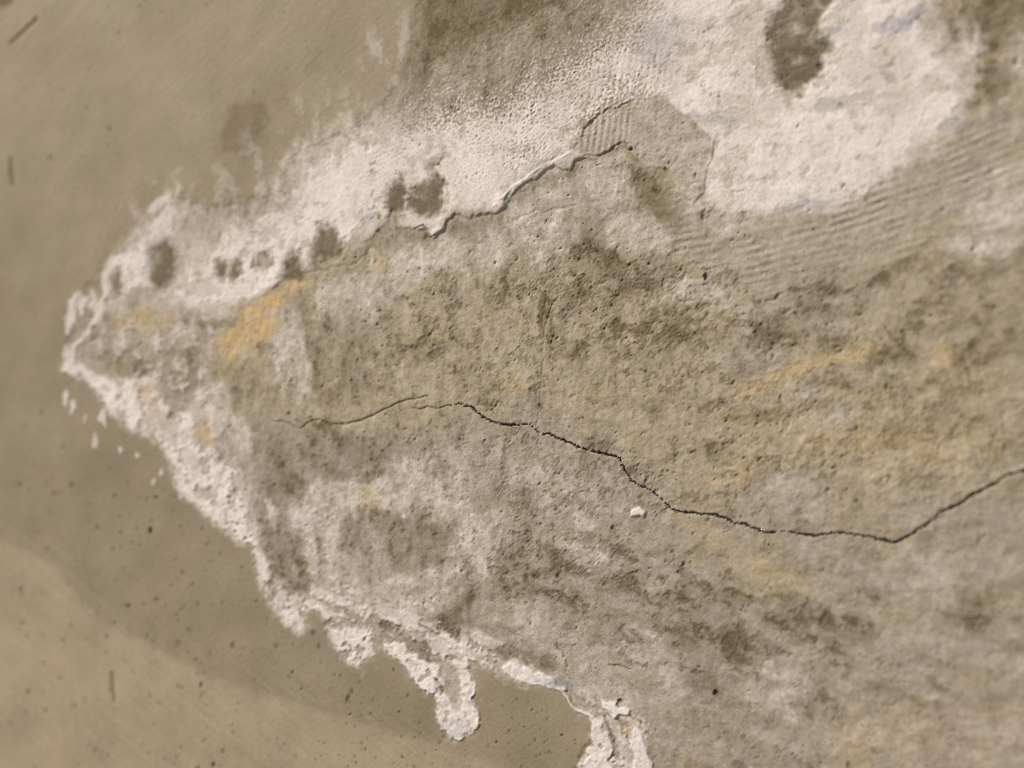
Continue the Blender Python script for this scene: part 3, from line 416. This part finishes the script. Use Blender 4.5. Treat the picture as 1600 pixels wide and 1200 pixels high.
# scattered pits and grains in the bare plaster
pit2 = np.zeros(U.shape, f4); grain = np.zeros(U.shape, f4)
dens = rough_c * (.03 + .5 * erod + .5 * ss(.05, .55, .8 * n45 + .6 * n80b + .5 * n26b)) + .03
jj = rng.integers(0, NX, 26000); ii = rng.integers(0, NZ, 26000); kk = rng.random(26000)
got = [0, 0]
for i, j, k in zip(ii, jj, kk):
    u, v = U[i, j], V[i, j]
    if not (-20 < u < 1620 and -20 < v < 1220) or paint[i, j] > .4 or k > dens[i, j] * (1 - .6 * salt[i, j]): continue
    up = rng.random() < .68
    if got[up] > 4200: continue
    got[up] += 1
    r_ = rng.lognormal(.12, .45) * (1.0 if up else .9)
    r0, r1, c0, c1 = max(i - 7, 0), i + 8, max(j - 7, 0), j + 8
    x, y = U0[r0:r1, c0:c1] - u, V0[r0:r1, c0:c1] - v
    a_, el = rng.uniform(0, 3.1), rng.uniform(1, 2.2)
    c, s = math.cos(a_), math.sin(a_)
    q = np.sqrt(((x * c + y * s) / (r_ * el)) ** 2 + ((-x * s + y * c) / r_) ** 2) + .5 * n4[r0:r1, c0:c1]
    t = pit2 if up else grain
    t[r0:r1, c0:c1] = np.maximum(t[r0:r1, c0:c1], ss(1.2, .5, q) * rng.uniform(.5, 1.))
print("pits and grains", got)
h = h - .85 * pit2 + .36 * grain
dirt_shadow = np.maximum(dirt_shadow, .30 * pit2 * ss(.3, .7, pit2))  # shade of the hollows painted into the scattered pits
edge_lift = .42 * ss(8, 1.2, crack_d) * (N(24, 71) + .6 * n10 + .1)
h = h + edge_lift
H = (h * .001).astype(f4)
fade = ss(0, 1, np.minimum(np.minimum((X + 1.66) / .2, (1.31 - X) / .2), np.minimum((Z - .02) / .1, (2.58 - Z) / .1)))
Y = -H * fade
for sl in ((0, slice(None)), (-1, slice(None)), (slice(None), 0), (slice(None), -1)): Y[sl] = .30     # the wall's returns

# ------------------------------------------------------------------ which part every face belongs to
part = np.zeros(U.shape, np.int16)
NAMES = ["bare_plaster", "paint_coat"]
LAB = {0: "eroded tan plaster with pits and comb ridges", 1: "smooth olive tan paint still holding"}
def add(name, mask, label=None):
    i = len(NAMES); NAMES.append(name); part[mask] = i
    if label: LAB[i] = label
part[paint > .5] = 1
add("skim_patch", skim_d < 0, "thin grey skim coat left between salt and plaster")
add("salt_crust", (band_d < 0) & (band > .35), "broad white powdery salt band")
add("salt_crust", (rim_d < 3) & (rim > .4), "white puffy salt rim at the tip")
add("salt_crust", (drip_d < 2) & (drip > .4), "white salt tongue hanging down")
add("salt_crust", (ledge_d < 2) & (ledge > .4), "narrow white salt ledge")
add("salt_crust", (foot_d < 2) & (foot > .4), "white crumbly salt foot")
add("salt_flake", wing_d < 1, "white winged salt flake")
add("salt_flake", flake_d < 1, "small white salt flake below the crack")
for i, o in enumerate(OCHRE[:7]):
    add("ochre_patch", sdf(o, 1, 30) + 4 * n10 + 4 * n16 < 1, "orange yellow ochre layer showing through")
for i, o in enumerate(BAND_HOLES):
    add("bare_patch", sdf(o, 1, 20) + 4 * n10 < 0, "dark olive hole in the white salt")
add("hairline_crack", fore > .3, "fine start of the crack")
add("hairline_crack", link > .4, "fine offset piece of the crack")
for bd in branch_d: add("hairline_crack", bd < 1.0, "short side branch of the crack")
add("hairline_crack", hair > .6, "faint upright hairline")
add("crack", crack > .5, "dark jagged crack")
for m in MARKS[:3]: add("gouge", line(m, 0, 12) < 1.1, "short dark scratch in the paint")
faces_part = part[:-1, :-1]

# ------------------------------------------------------------------ materials
def lin(c): c = np.array(c) / 255.; return np.where(c <= .04045, c / 12.92, ((c + .055) / 1.055) ** 2.4)
LIGHT = np.array([1.02, .915, .79])                                         # what a white wall sends back in this light
def alb(r, g, b): return tuple(np.clip(lin((r, g, b)) / LIGHT, 0.004, .9)) + (1.0,)
class G:
    def __init__(s, name):
        s.m = bpy.data.materials.new(name); s.m.use_nodes = True; s.t = s.m.node_tree; s.b = s.t.nodes["Principled BSDF"]
    def n(s, k, **kw):
        x = s.t.nodes.new(k)
        for a, v in kw.items(): setattr(x, a, v)
        return x
    def l(s, a, b): s.t.links.new(a, b)
    def mix(s, f, a, b, mode='MIX'):
        x = s.n("ShaderNodeMix", data_type='RGBA', blend_type=mode)
        for sock, v in ((x.inputs[0], f), (x.inputs[6], a), (x.inputs[7], b)):
            if isinstance(v, (int, float, tuple)): sock.default_value = v
            else: s.l(v, sock)
        return x.outputs[2]
    def math(s, op, a, b=0.0, clamp=False):
        x = s.n("ShaderNodeMath", operation=op, use_clamp=clamp)
        for sock, v in ((x.inputs[0], a), (x.inputs[1], b)):
            if isinstance(v, (int, float)): sock.default_value = v
            else: s.l(v, sock)
        return x.outputs[0]
    def noise(s, scale, detail=3.0, rough=.55, vec=None):
        x = s.n("ShaderNodeTexNoise"); x.inputs["Scale"].default_value = scale; x.inputs["Detail"].default_value = detail; x.inputs["Roughness"].default_value = rough
        s.l(vec, x.inputs["Vector"]); return x.outputs[0]
    def ramp(s, v, lo, hi):
        x = s.n("ShaderNodeMapRange"); x.inputs[1].default_value = lo; x.inputs[2].default_value = hi; s.l(v, x.inputs[0]); return x.outputs[0]
def wall_material():
    g = G("weathered_plaster")
    pos = g.n("ShaderNodeTexCoord").outputs["Object"]
    def att(nm):
        a = g.n("ShaderNodeAttribute", attribute_name=nm); sp = g.n("ShaderNodeSeparateColor"); g.l(a.outputs["Color"], sp.inputs[0])
        return sp.outputs[0], sp.outputs[1], sp.outputs[2], a.outputs["Alpha"]
    salt_, ochre_, damp_shadow_, veil_ = att("layers_a")
    paint_, tone_, dirt_shadow_, shade_ = att("layers_b")
    blue_, peach_, rough_, _ = att("layers_c")
    nA, nB, nC, nD = g.noise(900, 3, .6, pos), g.noise(260, 4, .6, pos), g.noise(60, 4, .6, pos), g.noise(1900, 2, .6, pos)
    plaster = g.mix(tone_, alb(157, 141, 122), alb(165, 148, 120))
    plaster = g.mix(g.math('MULTIPLY', g.ramp(nC, .52, .72), .35), plaster, alb(140, 123, 102))
    plaster = g.mix(g.math('MULTIPLY', g.ramp(nB, .52, .72), .35), plaster, alb(182, 165, 142))
    wet_shadow = g.mix(g.ramp(nB, .35, .65), alb(112, 96, 76), alb(96, 80, 52))
    wet_shadow = g.mix(g.math('MULTIPLY', tone_, .5), wet_shadow, alb(100, 84, 52))
    c = g.mix(g.math('MULTIPLY', damp_shadow_, .97, True), plaster, wet_shadow)
    c = g.mix(g.math('MULTIPLY', veil_, g.ramp(nB, .2, .6)), c, alb(202, 188, 172))
    pa = g.mix(shade_, alb(135, 119, 95), alb(163, 147, 121))
    pa = g.mix(g.math('MULTIPLY', g.ramp(nC, .45, .7), .3), pa, alb(148, 133, 106))
    pa = g.mix(g.math('MULTIPLY', g.ramp(g.noise(22, 3, .5, pos), .5, .68), .4), pa, alb(158, 136, 112))
    pa = g.mix(g.math('MULTIPLY', peach_, .5), pa, alb(168, 145, 117))
    pa = g.mix(g.math('MULTIPLY', damp_shadow_, .75), pa, alb(118, 100, 74))
    c = g.mix(paint_, c, pa)
    oc = g.mix(g.ramp(nB, .4, .65), alb(200, 167, 118), alb(184, 158, 118))
    c = g.mix(ochre_, c, oc)
    sa = g.mix(g.ramp(nC, .35, .65), alb(226, 211, 198), alb(213, 198, 184))
    sa = g.mix(g.math('MULTIPLY', g.ramp(nA, .55, .75), .3), sa, alb(180, 164, 150))
    c = g.mix(salt_, c, sa)
    c = g.mix(g.math('MULTIPLY', blue_, .85), c, alb(134, 130, 140))
    c = g.mix(g.math('MULTIPLY', dirt_shadow_, .85), c, alb(70, 56, 40))
    fine = g.math('ADD', g.math('ADD', .58, g.math('MULTIPLY', paint_, .11)), g.math('ADD', g.math('MULTIPLY', nA, .46), g.math('MULTIPLY', nD, g.math('SUBTRACT', .38, g.math('MULTIPLY', paint_, .22)))))
    c = g.mix(1.0, c, fine, 'MULTIPLY')
    spk = g.math('MULTIPLY', g.ramp(g.noise(620, 2, .5, pos), .60, .70), g.math('MULTIPLY', g.math('SUBTRACT', 1.0, paint_), g.math('SUBTRACT', .55, g.math('MULTIPLY', salt_, .4))))
    c = g.mix(spk, c, alb(112, 96, 76))
    nub = g.math('MULTIPLY', g.ramp(g.noise(760, 2, .5, pos), .62, .72), g.math('MULTIPLY', g.math('SUBTRACT', 1.0, paint_), g.math('SUBTRACT', .40, g.math('MULTIPLY', damp_shadow_, .32))))
    c = g.mix(nub, c, alb(198, 182, 160))
    g.l(c, g.b.inputs["Base Color"])
    g.b.inputs["Roughness"].default_value = .93
    g.b.inputs["Specular IOR Level"].default_value = .25
    bump = g.n("ShaderNodeBump"); bump.inputs["Distance"].default_value = .0006
    st = g.math('SUBTRACT', .6, g.math('MULTIPLY', paint_, .45)); g.l(st, bump.inputs["Strength"])
    g.l(g.math('ADD', g.math('MULTIPLY', nA, .6), g.math('MULTIPLY', nD, .35)), bump.inputs["Height"])
    g.l(bump.outputs[0], g.b.inputs["Normal"])
    return g.m
MAT = wall_material()

# ------------------------------------------------------------------ the wall and its parts
wall = bpy.data.objects.new("plaster_wall", None); sc.collection.objects.link(wall)
wall["label"] = "weathered plaster wall with white salt crust, worn olive paint and a long jagged crack"
wall["category"] = "wall"; wall["kind"] = "thing"
idx = np.arange(NX * NZ, dtype=np.int32).reshape(NZ, NX)
quads = np.stack([idx[:-1, :-1], idx[:-1, 1:], idx[1:, 1:], idx[1:, :-1]], -1).reshape(-1, 4)
co = np.stack([X, Y, Z], -1).reshape(-1, 3).astype(f4)
LA = np.stack([salt, ochre, damp_shadow, veil], -1).reshape(-1, 4).astype(f4)
LB = np.stack([paint, tone, dirt_shadow, shade], -1).reshape(-1, 4).astype(f4)
LC = np.stack([blue, fieldm * np.clip(.7 + .6 * bigN, 0, 1), rough_c, np.ones_like(blue)], -1).reshape(-1, 4).astype(f4)
# vertex normals of the whole surface, so that neighbouring parts shade without a seam
P = co.reshape(NZ, NX, 3)
gx = np.empty_like(P); gx[:, 1:-1] = P[:, 2:] - P[:, :-2]; gx[:, 0] = P[:, 1] - P[:, 0]; gx[:, -1] = P[:, -1] - P[:, -2]
gz = np.empty_like(P); gz[1:-1] = P[2:] - P[:-2]; gz[0] = P[1] - P[0]; gz[-1] = P[-1] - P[-2]
NRM = np.cross(gx, gz); NRM /= np.maximum(np.linalg.norm(NRM, axis=-1, keepdims=True), 1e-12); NRM = NRM.reshape(-1, 3).astype(f4)
fp = faces_part.reshape(-1); made = {}
for pid, nm in enumerate(NAMES):
    q = quads[fp == pid]
    if len(q) == 0: continue
    used, inv = np.unique(q, return_inverse=True)
    inv = inv.reshape(-1).astype(np.int32)
    me = bpy.data.meshes.new(nm)
    me.vertices.add(len(used)); me.vertices.foreach_set("co", co[used].ravel())
    me.loops.add(len(inv)); me.loops.foreach_set("vertex_index", inv)
    me.polygons.add(len(q)); me.polygons.foreach_set("loop_start", np.arange(0, len(inv), 4, dtype=np.int32))
    me.polygons.foreach_set("use_smooth", np.ones(len(q), bool))
    for an, arr in (("layers_a", LA), ("layers_b", LB), ("layers_c", LC)):
        at = me.attributes.new(an, 'FLOAT_COLOR', 'POINT'); at.data.foreach_set("color", arr[used].ravel())
    me.update(calc_edges=True)
    me.normals_split_custom_set_from_vertices(NRM[used])
    me.materials.append(MAT)
    ob = bpy.data.objects.new(nm, me); sc.collection.objects.link(ob); ob.parent = wall
    made[pid] = ob
    if pid in LAB: ob["label"] = LAB[pid]

band_i, crack_i = NAMES.index("salt_crust"), NAMES.index("crack")
for pid, ob in made.items():                                             # holes belong to the salt band, the fine start to the crack
    if NAMES[pid] == "bare_patch": ob.parent = made[band_i]
    if NAMES[pid] == "hairline_crack": ob.parent = made[crack_i]
# masonry behind the plaster
def box(name, x0, x1, y0, y1, z0, z1, mat, parent=None):
    me = bpy.data.meshes.new(name)
    v = [(x, y, z) for z in (z0, z1) for y in (y0, y1) for x in (x0, x1)]
    me.from_pydata(v, [], [(0, 2, 3, 1), (4, 5, 7, 6), (0, 1, 5, 4), (2, 6, 7, 3), (0, 4, 6, 2), (1, 3, 7, 5)]); me.materials.append(mat)
    o = bpy.data.objects.new(name, me); sc.collection.objects.link(o); o.parent = parent; return o
g = G("masonry"); g.b.inputs["Base Color"].default_value = (.22, .18, .14, 1); g.b.inputs["Roughness"].default_value = .95
tc = g.n("ShaderNodeTexCoord").outputs["Object"]; g.l(g.mix(g.noise(12, 4, .6, tc), (.16, .13, .10, 1), (.28, .23, .18, 1)), g.b.inputs["Base Color"])
box("masonry_core", -1.69, 1.34, .03, .296, .004, 2.59, g.m, wall)
g = G("bare_ground"); tc = g.n("ShaderNodeTexCoord").outputs["Object"]
g.l(g.mix(g.noise(3, 6, .6, tc), (.16, .13, .10, 1), (.27, .23, .18, 1)), g.b.inputs["Base Color"]); g.b.inputs["Roughness"].default_value = .95
me = bpy.data.meshes.new("ground"); s = 60.0
me.from_pydata([(-s, -s, 0), (s, -s, 0), (s, s, 0), (-s, s, 0)], [], [(0, 1, 2, 3)]); me.materials.append(g.m)
gr = bpy.data.objects.new("ground", me); sc.collection.objects.link(gr); gr["kind"] = "structure"; gr["label"] = "bare trodden earth at the foot of the wall"; gr["category"] = "ground"
